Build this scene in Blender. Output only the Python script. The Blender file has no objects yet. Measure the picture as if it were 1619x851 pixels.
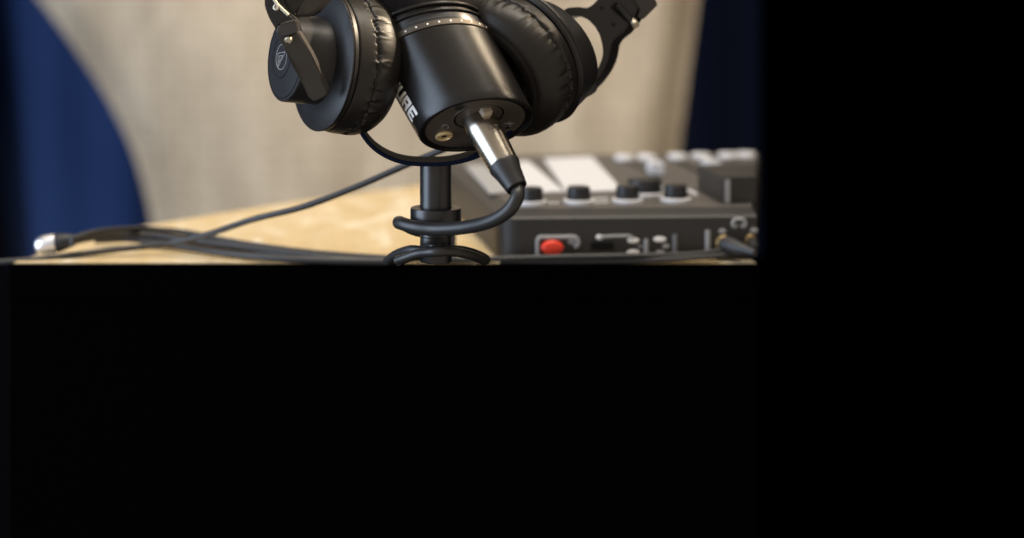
import bpy, bmesh, math, random
from mathutils import Vector, Matrix
random.seed(7)
SC = bpy.context.scene
COL = SC.collection
R = math.radians

# ------------------------------------------------------------------ camera
F = 2700.0                 # focal length in photograph pixels (1619 wide)
PX, PY = 600.0, -73.0      # where the level optical axis meets the picture
ZC = 0.94                  # lens height
D = 0.90                   # distance of the microphone (focus)
S = D / F                  # metres per photograph pixel at the focus distance
cam = bpy.data.cameras.new('camera')
camo = bpy.data.objects.new('camera', cam)
COL.objects.link(camo)
camo.location = (0, 0, ZC)
camo.rotation_euler = (R(90), 0, 0)
cam.sensor_width = 36
cam.lens = 36 * F / 1619
cam.shift_x = (809.5 - PX) / 1619
cam.shift_y = -(425.5 - PY) / 1619
cam.clip_start, cam.clip_end = 0.05, 50
cam.dof.use_dof = True
cam.dof.focus_distance = D - 0.005
cam.dof.aperture_fstop = 3.5
SC.camera = camo

# ------------------------------------------------------------------ light
w = bpy.data.worlds.new('World')
SC.world = w
w.use_nodes = True
nt = w.node_tree
bg = nt.nodes['Background']
tc = nt.nodes.new('ShaderNodeTexCoord')
sp = nt.nodes.new('ShaderNodeSeparateXYZ')
mr = nt.nodes.new('ShaderNodeMapRange')
mr.interpolation_type = 'SMOOTHSTEP'
mr.inputs['From Min'].default_value = 0.35
mr.inputs['From Max'].default_value = -0.5
mr.inputs['To Min'].default_value = 0.0
mr.inputs['To Max'].default_value = 0.48          # the lit room behind the camera
nt.links.new(tc.outputs['Generated'], sp.inputs[0])
nt.links.new(sp.outputs['Y'], mr.inputs['Value'])
nt.links.new(mr.outputs[0], bg.inputs['Strength'])
bg.inputs['Color'].default_value = (1.0, 0.87, 0.72, 1)

def area(name, loc, target, sx, sy, power, col):
    l = bpy.data.lights.new(name, 'AREA')
    l.shape = 'RECTANGLE'
    l.size, l.size_y = sx, sy
    l.energy = power
    l.color = col
    o = bpy.data.objects.new(name, l)
    COL.objects.link(o)
    o.location = loc
    o.rotation_euler = (Vector(target) - Vector(loc)).to_track_quat('-Z', 'Y').to_euler()
    return o
area('warm_lamp', (0.80, 1.22, 1.50), (0.03, 0.90, 0.86), 0.08, 0.10, 0.22, (1.0, 0.82, 0.60))
area('overhead_fill', (0.05, 1.05, 2.3), (0.08, 1.80, 0.75), 1.3, 0.6, 38, (1.0, 0.905, 0.765))  # unseen fill added overhead to brighten the drape and table
area('cool_window', (-1.25, 0.72, 1.05), (0.0, 1.5, 0.92), 0.95, 1.2, 24, (0.64, 0.79, 1.0))
# added unseen warm spot; its cone edge stands in for a shadow on the barrel
sl_ = bpy.data.lights.new('barrel_highlight_spot', 'SPOT')
sl_.energy = 115
sl_.color = (1.0, 0.80, 0.56)
sl_.shadow_soft_size = 0.03
sl_.spot_size = R(16)
sl_.spot_blend = 0.08
so_ = bpy.data.objects.new('barrel_highlight_spot', sl_)
COL.objects.link(so_)
so_.location = (0.86, 1.10, 1.62)
so_.rotation_euler = (Vector(((735 - 600) / F * D, D - 0.02, ZC - (-452 + 73) / F * D)) - Vector(so_.location)).to_track_quat('-Z', 'Y').to_euler()

SC.view_settings.view_transform = 'Standard'
SC.view_settings.look = 'None'
SC.view_settings.exposure = 0.0
SC.view_settings.gamma = 1.0

# ------------------------------------------------------------------ helpers
def P(px, py, d):
    """A point seen at photograph pixel (px, py), d metres in front of the lens."""
    return Vector(((px - PX) / F * d, d, ZC - (py - PY) / F * d))
def at_z(px, py, z):
    return P(px, py, (ZC - z) * F / (py - PY))
def V(x, up, toward):
    """Direction: right, up, towards the viewer."""
    return Vector((x, -toward, up))

def mesh_obj(name, bm, mat, parent=None, smooth=True, angle=40):
    bmesh.ops.recalc_face_normals(bm, faces=bm.faces)
    me = bpy.data.meshes.new(name)
    bm.to_mesh(me)
    bm.free()
    o = bpy.data.objects.new(name, me)
    COL.objects.link(o)
    me.materials.append(mat)
    if smooth:
        me.shade_smooth()
        try:
            me.set_sharp_from_angle(angle=R(angle))
        except Exception:
            pass
    if parent is not None:
        o.parent = parent
        m = parent
        off = Vector((0, 0, 0))
        while m is not None:
            off += m.location
            m = m.parent
        if parent.type == 'MESH':
            off = Vector((0, 0, 0))
            m = parent
            while m is not None:
                off += m.location
                m = m.parent
        o.location = -off
    return o
def thing(name, label, cat, loc, group=None):
    o = bpy.data.objects.new(name, None)
    o.empty_display_size = 0.02
    COL.objects.link(o)
    o.location = loc
    o['label'] = label
    o['category'] = cat
    if group:
        o['group'] = group
    return o
def tag(o, label, cat, group=None):
    o['label'] = label
    o['category'] = cat
    if group:
        o['group'] = group
    return o

def loft(bm, rings, closed=True, cap0=True, cap1=True):
    rows = [[bm.verts.new(p) for p in r] for r in rings]
    n = len(rows[0])
    for a, b in zip(rows, rows[1:]):
        for i in range(n if closed else n - 1):
            j = (i + 1) % n
            bm.faces.new((a[i], a[j], b[j], b[i]))
    if cap0:
        bm.faces.new(list(reversed(rows[0])))
    if cap1:
        bm.faces.new(rows[-1])
    return rows
def circle(c, e1, e2, r, n=64, r2=None):
    r2 = r if r2 is None else r2
    return [c + e1 * (r * math.cos(2 * math.pi * i / n)) + e2 * (r2 * math.sin(2 * math.pi * i / n)) for i in range(n)]
def frame(nrm, hint=Vector((0, 0, 1))):
    nrm = nrm.normalized()
    u = (hint - nrm * hint.dot(nrm)).normalized()
    return u, nrm.cross(u)
def lathe(bm, c, axis, prof, n=64, hint=Vector((0, 0, 1)), cap0=True, cap1=True):
    """prof: list of (distance along axis, radius)."""
    axis = axis.normalized()
    u, v = frame(axis, hint)
    return loft(bm, [circle(c + axis * t, u, v, max(r, 1e-6), n) for t, r in prof], True, cap0, cap1)
def spline(pts, n=14):
    pts = [Vector(p) for p in pts]
    out = []
    e = [pts[0] * 2 - pts[1]] + pts + [pts[-1] * 2 - pts[-2]]
    for i in range(1, len(e) - 2):
        p0, p1, p2, p3 = e[i - 1:i + 3]
        for k in range(n):
            t = k / n
            out.append(0.5 * ((2 * p1) + (p2 - p0) * t + (2 * p0 - 5 * p1 + 4 * p2 - p3) * t * t + (3 * p1 - p0 - 3 * p2 + p3) * t ** 3))
    out.append(pts[-1])
    return out
def tube(bm, pts, r, n=16):
    pr = None
    rings = []
    for i, p in enumerate(pts):
        t = (pts[min(i + 1, len(pts) - 1)] - pts[max(i - 1, 0)]).normalized()
        if pr is None:
            u = t.orthogonal().normalized()
        else:
            u = (pr - t * pr.dot(t)).normalized()
        pr = u
        rings.append(circle(p, u, t.cross(u), r(i / (len(pts) - 1)) if callable(r) else r, n))
    loft(bm, rings)
def prism(bm, face, ext, bevel=0.0):
    """A closed outline pushed along ext, edges rounded."""
    a = [bm.verts.new(p) for p in face]
    b = [bm.verts.new(p + ext) for p in face]
    n = len(a)
    fs = [bm.faces.new(a), bm.faces.new(list(reversed(b)))]
    for i in range(n):
        fs.append(bm.faces.new((a[i], b[i], b[(i + 1) % n], a[(i + 1) % n])))
    if bevel:
        es = {e for f in fs for e in f.edges}
        bmesh.ops.recalc_face_normals(bm, faces=fs)
        bmesh.ops.bevel(bm, geom=list(es), offset=bevel, segments=2, affect='EDGES', clamp_overlap=True)
def box(bm, o, a, b, c, bevel=0.0):
    prism(bm, [o, o + a, o + a + b, o + b], c, bevel)

# ------------------------------------------------------------------ materials
def mat(name, col, rough=0.5, metal=0.0, spec=0.5, bump=0.0, scale=400, detail=4, var=0.0, vscale=30, sheen=0.0):
    m = bpy.data.materials.new(name)
    m.use_nodes = True
    t = m.node_tree
    b = t.nodes['Principled BSDF']
    b.inputs['Base Color'].default_value = (*col, 1)
    b.inputs['Roughness'].default_value = rough
    b.inputs['Metallic'].default_value = metal
    b.inputs['Specular IOR Level'].default_value = spec
    if sheen:
        b.inputs['Sheen Weight'].default_value = sheen
    co = t.nodes.new('ShaderNodeTexCoord')
    if bump:
        n = t.nodes.new('ShaderNodeTexNoise')
        n.inputs['Scale'].default_value = scale
        n.inputs['Detail'].default_value = detail
        bp = t.nodes.new('ShaderNodeBump')
        bp.inputs['Strength'].default_value = bump
        bp.inputs['Distance'].default_value = 0.001
        t.links.new(co.outputs['Object'], n.inputs['Vector'])
        t.links.new(n.outputs['Fac'], bp.inputs['Height'])
        t.links.new(bp.outputs['Normal'], b.inputs['Normal'])
    if var:
        n = t.nodes.new('ShaderNodeTexNoise')
        n.inputs['Scale'].default_value = vscale
        n.inputs['Detail'].default_value = 6
        mr = t.nodes.new('ShaderNodeMapRange')
        mr.inputs['To Min'].default_value = max(rough - var, 0.02)
        mr.inputs['To Max'].default_value = rough + var
        t.links.new(co.outputs['Object'], n.inputs['Vector'])
        t.links.new(n.outputs['Fac'], mr.inputs['Value'])
        t.links.new(mr.outputs[0], b.inputs['Roughness'])
    return m
M_MIC = mat('matte black metal', (0.011, 0.010, 0.010), 0.29, 0.0, 0.38, 0.06, 2500, 2, 0.05, 60)
M_FACE = mat('black end plate', (0.070, 0.058, 0.048), 0.5, 0, 0.5, 0.08, 2500, 2)
M_PLASTIC = mat('black plastic', (0.014, 0.013, 0.014), 0.42, 0, 0.5, 0.08, 2600, 2, 0.06, 60)
M_PLASTIC2 = mat('dark plastic', (0.034, 0.029, 0.025), 0.5, 0, 0.5, 0.08, 2600, 2)
M_HOLE = mat('dark recess', (0.003, 0.003, 0.003), 0.7, 0, 0.2)
M_LEATHER = mat('black leatherette', (0.013, 0.011, 0.010), 0.41, 0, 0.42, 0.10, 2200, 3, 0.06, 80)
M_FOAM = mat('black foam', (0.012, 0.011, 0.012), 1.0, 0, 0.1, 1.0, 1400, 3)
M_BAND = mat('bronze grey ring', (0.10, 0.085, 0.07), 0.45, 0.6, 0.5)
M_GLASS = mat('smoked touch strip', (0.03, 0.032, 0.036), 0.3, 0, 0.5)
M_WHITE = mat('white print', (0.90, 0.90, 0.89), 0.5)
M_GREYPRINT = mat('grey print', (0.30, 0.30, 0.31), 0.5)
M_DIMPRINT = mat('dim grey print', (0.14, 0.14, 0.15), 0.5)
M_NICKEL = mat('satin nickel', (0.44, 0.395, 0.335), 0.26, 1.0, 0.5, 0.03, 3000, 2, 0.05, 200)
M_DIMGOLD = mat('dull gold plating', (0.26, 0.18, 0.075), 0.4, 0.5)
M_LATCH = mat('lightened nickel latch', (0.62, 0.55, 0.46), 0.35, 0.45)  # nickel lightened in colour to stand in for light on the latch
M_GOLD = mat('gold plating', (0.86, 0.66, 0.38), 0.38, 0.5)
M_PIN = mat('brushed pin', (0.60, 0.53, 0.42), 0.5, 1.0)
M_CABLE = mat('black cable rubber', (0.022, 0.021, 0.021), 0.42, 0, 0.5, 0.05, 1500, 2)
M_CABLE2 = mat('grey black cable rubber', (0.020, 0.020, 0.022), 0.45, 0, 0.5, 0.05, 1500, 2)
M_STAND = mat('black powder coat', (0.012, 0.012, 0.014), 0.33, 0, 0.6, 0.05, 2200, 2)
M_YOKE = mat('black strip with blue reflection tint', (0.007, 0.011, 0.026), 0.6, 0, 0.02)  # blue in the base colour stands in for reflected navy
M_MIXER = mat('charcoal mixer shell', (0.020, 0.0185, 0.018), 0.5, 0, 0.5, 0.1, 1500, 2)
M_MIXTOP = mat('mixer top panel', (0.068, 0.060, 0.055), 0.55, 0, 0.5, 0.06, 1500, 2)
M_KNOB = mat('rubber knob', (0.010, 0.010, 0.012), 0.5, 0, 0.5)
M_LIGHTPLASTIC = mat('pale grey plastic', (0.60, 0.60, 0.63), 0.4)
M_STEEL = mat('bright plug metal', (0.85, 0.85, 0.88), 0.38, 1.0)
M_RED = mat('red rubber button', (0.75, 0.045, 0.02), 0.4)
M_BLACKCLOTH = mat('black table skirt cloth', (0.0010, 0.0010, 0.0011), 1.0, 0, 0.0)
M_FOLD_SHADE = mat('black fold shade cloth', (0.0022, 0.0022, 0.0032), 1.0, 0, 0.02)  # near-black colour in place of shade in a curtain fold
M_FLOOR = mat('dark studio floor', (0.002, 0.002, 0.002), 0.9, 0, 0.02)

def cloth(name, c1, c2, scale, weave=900):
    m = mat(name, c1, 0.9, 0, 0.15, sheen=0.05)
    t = m.node_tree
    b = t.nodes['Principled BSDF']
    co = t.nodes.new('ShaderNodeTexCoord')
    n = t.nodes.new('ShaderNodeTexNoise')
    n.inputs['Scale'].default_value = scale
    n.inputs['Detail'].default_value = 5
    mp = t.nodes.new('ShaderNodeMapping')
    mp.inputs['Scale'].default_value = (1.0, 1.0, 0.35)
    r = t.nodes.new('ShaderNodeValToRGB')
    r.color_ramp.elements[0].position = 0.35
    r.color_ramp.elements[1].position = 0.65
    r.color_ramp.elements[0].color = (*c1, 1)
    r.color_ramp.elements[1].color = (*c2, 1)
    t.links.new(co.outputs['Object'], mp.inputs[0])
    t.links.new(mp.outputs[0], n.inputs['Vector'])
    t.links.new(n.outputs['Fac'], r.inputs[0])
    # woven threads: two crossed waves with irregular thickness
    tot = None
    for k, dr in enumerate(('X', 'Z')):
        wv = t.nodes.new('ShaderNodeTexWave')
        wv.bands_direction = dr
        wv.inputs['Scale'].default_value = weave / 20
        wv.inputs['Distortion'].default_value = 7.0
        wv.inputs['Detail'].default_value = 3
        wv.inputs['Detail Scale'].default_value = 6
        t.links.new(co.outputs['Object'], wv.inputs['Vector'])
        if tot is None:
            tot = wv.outputs['Fac']
        else:
            mm = t.nodes.new('ShaderNodeMath')
            mm.operation = 'ADD'
            t.links.new(tot, mm.inputs[0])
            t.links.new(wv.outputs['Fac'], mm.inputs[1])
            tot = mm.outputs[0]
    m2 = t.nodes.new('ShaderNodeMapRange')
    m2.inputs['From Max'].default_value = 2.0
    m2.inputs['To Min'].default_value = 0.84
    m2.inputs['To Max'].default_value = 1.14
    t.links.new(tot, m2.inputs['Value'])
    mx = t.nodes.new('ShaderNodeVectorMath')
    mx.operation = 'SCALE'
    t.links.new(r.outputs[0], mx.inputs[0])
    t.links.new(m2.outputs[0], mx.inputs['Scale'])
    t.links.new(mx.outputs[0], b.inputs['Base Color'])
    return m
M_LINEN = cloth('beige linen', (0.375, 0.308, 0.228), (0.505, 0.428, 0.328), 16, 400)
M_NAVY_SHADED = cloth('shaded navy velvet', (0.003, 0.007, 0.028), (0.005, 0.011, 0.040), 4)  # navy darkened in colour to stand in for fold shading
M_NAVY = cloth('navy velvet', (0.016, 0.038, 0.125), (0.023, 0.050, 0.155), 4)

def wood():
    m = mat('pale plywood', (0.62, 0.44, 0.22), 0.42)
    t = m.node_tree
    b = t.nodes['Principled BSDF']
    co = t.nodes.new('ShaderNodeTexCoord')
    def noise(sc, rot, det, dist):
        mp = t.nodes.new('ShaderNodeMapping')
        mp.inputs['Rotation'].default_value = (0, 0, R(rot))
        mp.inputs['Scale'].default_value = sc
        n = t.nodes.new('ShaderNodeTexNoise')
        n.inputs['Scale'].default_value = 1.0
        n.inputs['Detail'].default_value = det
        n.inputs['Distortion'].default_value = dist
        t.links.new(co.outputs['Object'], mp.inputs[0])
        t.links.new(mp.outputs[0], n.inputs['Vector'])
        return n.outputs['Fac']
    a = noise((30, 11, 10), 18, 2.5, 0.8)
    g = noise((240, 12, 10), 18, 3, 0.3)
    r = t.nodes.new('ShaderNodeValToRGB')
    e = r.color_ramp.elements
    e[0].position, e[0].color = 0.30, (0.53, 0.375, 0.18, 1)
    e[1].position, e[1].color = 0.68, (0.74, 0.64, 0.47, 1)
    for p, c in ((0.45, (0.565, 0.42, 0.22, 1)), (0.55, (0.59, 0.455, 0.265, 1))):
        e.new(p).color = c
    mr = t.nodes.new('ShaderNodeMapRange')
    mr.inputs['To Min'].default_value = 0.86
    mr.inputs['To Max'].default_value = 1.10
    mx = t.nodes.new('ShaderNodeVectorMath')
    mx.operation = 'SCALE'
    t.links.new(a, r.inputs[0])
    t.links.new(g, mr.inputs['Value'])
    t.links.new(r.outputs[0], mx.inputs[0])
    t.links.new(mr.outputs[0], mx.inputs['Scale'])
    t.links.new(mx.outputs[0], b.inputs['Base Color'])
    return m
M_WOOD = wood()

# ------------------------------------------------------------------ setting: floor, curtains
ZT = ZC - 490 * 1.035 / F              # table top height
bm = bmesh.new()
box(bm, Vector((-1.6, 0.5, -0.02)), Vector((2.2, 0, 0)), Vector((0, 2.05, 0)), Vector((0, 0, 0.02)))
fl = mesh_obj('floor', bm, M_FLOOR, smooth=False)
fl['kind'] = 'structure'

def sheet(name, mat_, left, right, depth, z0, z1, nx=160, nz=40, thick=0.004):
    """A hanging cloth: left(z) / right(z) edges, depth(x, z) folds; real thickness."""
    bm = bmesh.new()
    def grid(off):
        rows = []
        for j in range(nz + 1):
            z = z0 + (z1 - z0) * j / nz
            a, b = left(z), right(z)
            rows.append([Vector((a + (b - a) * i / nx, depth(a + (b - a) * i / nx, z, i / nx) + off, z)) for i in range(nx + 1)])
        return rows
    f, g = grid(0), grid(thick)
    rings = [fr + list(reversed(gr)) for fr, gr in zip(f, g)]
    loft(bm, rings, True, True, True)
    return mesh_obj(name, bm, mat_, angle=75)
DB = 2.45
def xat(px, d):
    return (px - PX) / F * d
def zat(py, d):
    return ZC - (py - PY) / F * d
# navy curtain, folds
def navy_depth(x, z, s):
    return DB + 0.28 / (1 + math.exp(-(x - 0.38) * 22)) + 0.030 * math.sin(x * 21 + 0.9) + 0.014 * math.sin(x * 47 + 2 + 0.25 * z) + 0.012 * math.sin(x * 9)
o = sheet('curtain', M_NAVY, lambda z: -0.95, lambda z: 0.02, navy_depth, 0.47, 1.75, 200, 6)
tag(o, 'navy blue curtain with a rounded visible edge left of the beige linen drape', 'curtain')
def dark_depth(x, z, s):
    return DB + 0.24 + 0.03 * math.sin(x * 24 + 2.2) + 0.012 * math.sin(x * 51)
o = sheet('curtain', M_NAVY_SHADED, lambda z: 0.04, lambda z: xat(1193, DB + 0.24), dark_depth, 0.47, 1.75, 120, 6)
tag(o, 'navy curtain darkened for fold shade right of the beige linen drape above the mixer', 'curtain')
# black sheet added at far left for the shade in a navy fold
o = sheet('curtain', M_FOLD_SHADE, lambda z: -1.05, lambda z: xat(-40, 2.43) + (0.94 - z) * 0.12,
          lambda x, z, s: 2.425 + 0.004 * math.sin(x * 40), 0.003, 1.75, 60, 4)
tag(o, 'black sheet standing in for a shaded fold at the far left of the navy curtain', 'curtain')
# beige linen drape, left edge swept in a curve
DL = 2.12
edge = [(-300, -220), (-150, -75), (0, 42), (60, 88), (120, 130), (180, 165), (240, 195), (300, 214), (360, 228), (430, 240), (700, 262), (1000, 270)]
def edge_px(py):
    for (a, b), (c, d) in zip(edge, edge[1:]):
        if py <= c:
            t = (py - a) / (c - a)
            return b + (d - b) * t
    return edge[-1][1]
def smooth_edge(py):
    return sum(edge_px(py + k) for k in (-36, -18, 0, 18, 36)) / 5
def linen_left(z):
    return xat(smooth_edge(PY + (ZC - z) * F / DL), DL)
def linen_right(z):
    py = PY + (ZC - z) * F / DL
    return xat(1116 - 0.125 * py if py < 417 else 1064, DL)
def linen_depth(x, z, s):
    w_ = linen_right(z) - linen_left(z)
    a = (s * w_) / 0.05
    b = ((1 - s) * w_) / 0.045
    roll = 0.05 * math.exp(-b * b * 2) + 0.016 * math.exp(-a * a * 2)
    xm = x - linen_left(z)
    return DL + roll + 0.05 * max(0.0, 1 - xm / 0.22) ** 2 + 0.004 * math.sin(xm * 19 + 0.6) + 0.001 * math.sin(x * 60 + 1.0 + z)
o = sheet('curtain', M_LINEN, linen_left, linen_right, linen_depth, 0.54, 1.70, 200, 90)
tag(o, 'beige linen drape with a curved left edge hanging behind the headphones', 'curtain')

# ------------------------------------------------------------------ table
t = thing('table', 'pale plywood table carrying the mixer and the cables', 'table', (0, 1.25, 0))
XR = xat(1197, 1.035)
plan = [Vector((-0.2225, 1.038, 0)), Vector((XR, 1.038, 0)), Vector((XR, 1.56, 0))]
back = [(650, 295), (560, 307), (460, 320), (340, 339), (220, 358), (160, 373), (100, 391), (60, 402)]
for a in back:
    p = at_z(a[0], a[1], ZT)
    plan.append(Vector((p.x, p.y, 0)))
bm = bmesh.new()
prism(bm, [p + Vector((0, 0, ZT)) for p in plan], Vector((0, 0, -0.02)))
mesh_obj('tabletop', bm, M_WOOD, t, smooth=False)
def grow(k):
    c = Vector((0.03, 1.25, 0))
    out = []
    n = len(plan)
    for i in range(n):
        a, b, d = plan[i - 1], plan[i], plan[(i + 1) % n]
        n1 = (b - a).normalized().cross(UPV)
        n2 = (d - b).normalized().cross(UPV)
        m = (n1 + n2).normalized()
        out.append(b + m * (k / max(0.3, m.dot(n1))))
    return out
UPV = Vector((0, 0, 1))
def ring_at(k, z):
    return [p + Vector((0, 0, z)) for p in grow(k)]
bm = bmesh.new()
loft(bm, [ring_at(0.0002, ZT - 0.0006), ring_at(0.0014, ZT - 0.0006), ring_at(0.0016, ZT - 0.022), ring_at(0.0002, ZT - 0.022), ring_at(0.0002, ZT - 0.0006)], True, False, False)
mesh_obj('edge_band', bm, M_BLACKCLOTH, t, smooth=False)
bm = bmesh.new()
loft(bm, [ring_at(0.0010, ZT - 0.0225), ring_at(0.0010, 0.004)], True, True, True)
mesh_obj('table_skirt', bm, M_BLACKCLOTH, t, smooth=False)

# ------------------------------------------------------------------ microphone
BC, RC = P(752, 198, D - 0.014), P(689, 82, D + 0.012)
BN = V(0.16, -0.84, 0.525).normalized()
RN = V(0.18, -0.84, 0.50).normalized()
AX = (BC - RC).normalized()
def sec(tt, rad):
    """Barrel cross-section: tt 0 at the end plate, 1 at the light band."""
    c = BC.lerp(RC, tt)
    k = min(max(tt, 0), 1.2)
    n = BN.lerp(RN, k).normalized()
    e1 = (V(-1, 0, 0) - n * V(-1, 0, 0).dot(n)).normalized()
    e2 = n.cross(e1)
    if e2.y > 0:
        e2 = -e2
    return c, e1, e2, rad * S, n
def barrel_r(tt):
    return 91 + 5.5 * min(max(tt, 0), 1)
def mic_ring(tt, rad, n=96):
    c, e1, e2, r, nn = sec(tt, rad)
    return circle(c, e1, e2, r, n)
def mic_pt(tt, phi, lift=0.0, rad=None):
    c, e1, e2, r, nn = sec(tt, (barrel_r(tt) if rad is None else rad) + lift)
    return c + e1 * (r * math.cos(phi)) + e2 * (r * math.sin(phi))

mic = thing('microphone', 'black barrel microphone with white lettering clasped between the headphone cups', 'microphone', BC)
bm = bmesh.new()
rings = [mic_ring(0.02, 79), mic_ring(0.03, 82.5), mic_ring(0.028, 84), mic_ring(-0.004, 86), mic_ring(-0.01, 88), mic_ring(-0.004, 90.3), mic_ring(0.02, 91.2)]
for k in range(1, 13):
    tt = 0.02 + (0.955 - 0.02) * k / 12
    rings.append(mic_ring(tt, barrel_r(tt)))
rings += [mic_ring(0.962, 95.5), mic_ring(0.968, 93.5)]
loft(bm, rings)
barrel = mesh_obj('barrel', bm, M_MIC, mic, angle=30)
bm = bmesh.new()
loft(bm, [mic_ring(0.06, 78.5), mic_ring(0.012, 78.8), mic_ring(0.006, 77.5)])
face_plate = mesh_obj('end_plate', bm, M_FACE, mic, angle=30)
# light band with its white dots
bm = bmesh.new()
loft(bm, [mic_ring(0.966, 93), mic_ring(0.975, 95.5), mic_ring(0.98, 96.5), mic_ring(1.045, 96.5), mic_ring(1.05, 95), mic_ring(1.05, 92)])
band = mesh_obj('light_band', bm, M_BAND, mic, angle=30)
bm = bmesh.new()
for k in range(10):
    phi = R(48 + 11.0 * k)
    c = mic_pt(1.013, phi, 0, 96.5)
    cc, e1, e2, r, nn = sec(1.013, 96)
    out = (e1 * math.cos(phi) + e2 * math.sin(phi))
    lathe(bm, c - out * 0.0002, out, [(0, 0.0006), (0.0003, 0.00058), (0.00042, 0.0002)], 12, nn)
mesh_obj('light_dots', bm, M_WHITE, band)
# touch strip, clamp rings, foam
bm = bmesh.new()
loft(bm, [mic_ring(1.045, 92.5), mic_ring(1.06, 93.2), mic_ring(1.17, 93.2), mic_ring(1.175, 92)])
strip = mesh_obj('touch_strip', bm, M_GLASS, mic, angle=30)
bm = bmesh.new()
for k in range(38):
    phi = R(66 + 1.7 * k)
    c = mic_pt(1.095, phi, 0, 93.2)
    cc, e1, e2, r, nn = sec(1.095, 93.2)
    out = (e1 * math.cos(phi) + e2 * math.sin(phi))
    lathe(bm, c - out * 0.0001, out, [(0, 0.00022), (0.00018, 0.0002)], 6, nn)
mesh_obj('meter_marks', bm, M_DIMPRINT, strip)
bm = bmesh.new()
loft(bm, [mic_ring(1.165, 88), mic_ring(1.168, 96), mic_ring(1.175, 97.5), mic_ring(1.19, 97.5), mic_ring(1.195, 95), mic_ring(1.205, 93), mic_ring(1.25, 93), mic_ring(1.252, 97), mic_ring(1.26, 98.5), mic_ring(1.285, 98.5), mic_ring(1.29, 96), mic_ring(1.29, 88)])
mesh_obj('clamp_ring', bm, M_MIC, mic, angle=30)
bm = bmesh.new()
prof = [(1.285, 90), (1.295, 95.5), (1.4, 96.5), (1.7, 97), (2.0, 95), (2.2, 88), (2.35, 74), (2.44, 52), (2.48, 22)]
rings = []
rr = random.Random(3)
for tt, rad in prof:
    rings.append([p for p in mic_ring(tt, rad, 120)])
loft(bm, rings)
mesh_obj('windscreen', bm, M_FOAM, mic)
# side knob of the strap seen as a dark screw by the band
bm = bmesh.new()
phi = R(38)
c = mic_pt(1.1, phi, 0, 93)
cc, e1, e2, r, nn = sec(1.1, 93)
out = (e1 * math.cos(phi) + e2 * math.sin(phi))
lathe(bm, c - out * 0.001, out, [(0, 0.0018), (0.0016, 0.0018), (0.0018, 0.0012), (0.0010, 0.0007)], 20, nn)
mesh_obj('screw', bm, M_HOLE, mic)

# lettering SHURE along the barrel
def letters_on_barrel():
    stroke = 0.24
    def rect(x0, y0, x1, y1):
        return (x0, y0, x1, y1)
    glyph = {
        'S': [(0, 0, 1, .22), (0, .39, 1, .61), (0, .78, 1, 1), (.0, .5, .3, .9), (.7, .1, 1, .5)],
        'H': [(0, 0, .3, 1), (.7, 0, 1, 1), (0, .39, 1, .61)],
        'U': [(0, .1, .3, 1), (.7, .1, 1, 1), (.06, 0, .94, .24)],
        'R': [(0, 0, .3, 1), (0, .78, .94, 1), (0, .38, .94, .60), (.7, .46, 1, .92), (.64, 0, .96, .42)],
        'E': [(0, 0, .3, 1), (0, .78, 1, 1), (0, .39, .9, .61), (0, 0, 1, .22)],
    }
    bm = bmesh.new()
    t0, adv, wid = 0.80, 0.136, 0.118
    p0, p1 = R(2), R(23)
    for li, ch in enumerate('SHURE'):
        for q, (x0, y0, x1, y1) in enumerate(glyph[ch]):
            lift = 0.30 + 0.03 * q
            nx, ny = 3, 4
            def pt(i, j, up):
                gx = x0 + (x1 - x0) * i / nx
                gy = y0 + (y1 - y0) * j / ny
                tt = t0 - adv * li - wid * (gx + 0.16 * gy)
                return mic_pt(tt, p0 + (p1 - p0) * gy, up)
            top = [[bm.verts.new(pt(i, j, lift)) for i in range(nx + 1)] for j in range(ny + 1)]
            bot = [[bm.verts.new(pt(i, j, -0.3)) for i in range(nx + 1)] for j in range(ny + 1)]
            for j in range(ny):
                for i in range(nx):
                    bm.faces.new((top[j][i], top[j][i + 1], top[j + 1][i + 1], top[j + 1][i]))
            for j in range(ny):
                for i in (0, nx):
                    bm.faces.new((top[j][i], top[j + 1][i], bot[j + 1][i], bot[j][i]))
            for i in range(nx):
                for j in (0, ny):
                    bm.faces.new((top[j][i], top[j][i + 1], bot[j][i + 1], bot[j][i]))
    return bm
mesh_obj('lettering', letters_on_barrel(), M_WHITE, barrel, smooth=False)

# things on the end plate, found by looking along the picture ray onto the plate
FC = BC.lerp(RC, 0.006)
FE1, FE2 = sec(0, 1)[1], sec(0, 1)[2]
CAM = Vector((0, 0, ZC))
def on_plate(px, py):
    dv = P(px, py, 1.0) - CAM
    k = (FC - CAM).dot(BN) / dv.dot(BN)
    return CAM + dv * k
c = on_plate(702, 214)
bm = bmesh.new()
lathe(bm, c, BN, [(-0.001, 0.0047), (0.0009, 0.0047), (0.0014, 0.0042), (0.0014, 0.0033), (0.0008, 0.0030), (0.0011, 0.0026), (0.0011, 0.0019), (-0.0008, 0.0017)], 40)
jk = mesh_obj('headphone_jack', bm, M_GOLD, mic, angle=30)
bm = bmesh.new()
lathe(bm, c, BN, [(0.0001, 0.0018), (0.0004, 0.0018)], 24)
mesh_obj('jack_hole', bm, M_HOLE, jk)
def plate_tube(px_pts, rpx, mat_, name, closed=False, n=6, parent=mic):
    bm = bmesh.new()
    pts = spline([on_plate(*q) + BN * 0.00015 for q in px_pts], n)
    tube(bm, pts, rpx * S, 8)
    return mesh_obj(name, bm, mat_, parent)
plate_tube([(699, 203), (699.5, 199.5), (703, 197.3), (707, 197.6), (709, 200), (708, 203)], 0.55, M_GREYPRINT, 'headphone_symbol')
plate_tube([(796, 195.5), (801, 195.0), (807, 194.6), (813, 194.2)], 0.45, M_GREYPRINT, 'usb_symbol', n=3)
plate_tube([(801, 195.2), (804, 193.2), (808, 193.2)], 0.4, M_GREYPRINT, 'usb_symbol', n=3)
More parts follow.
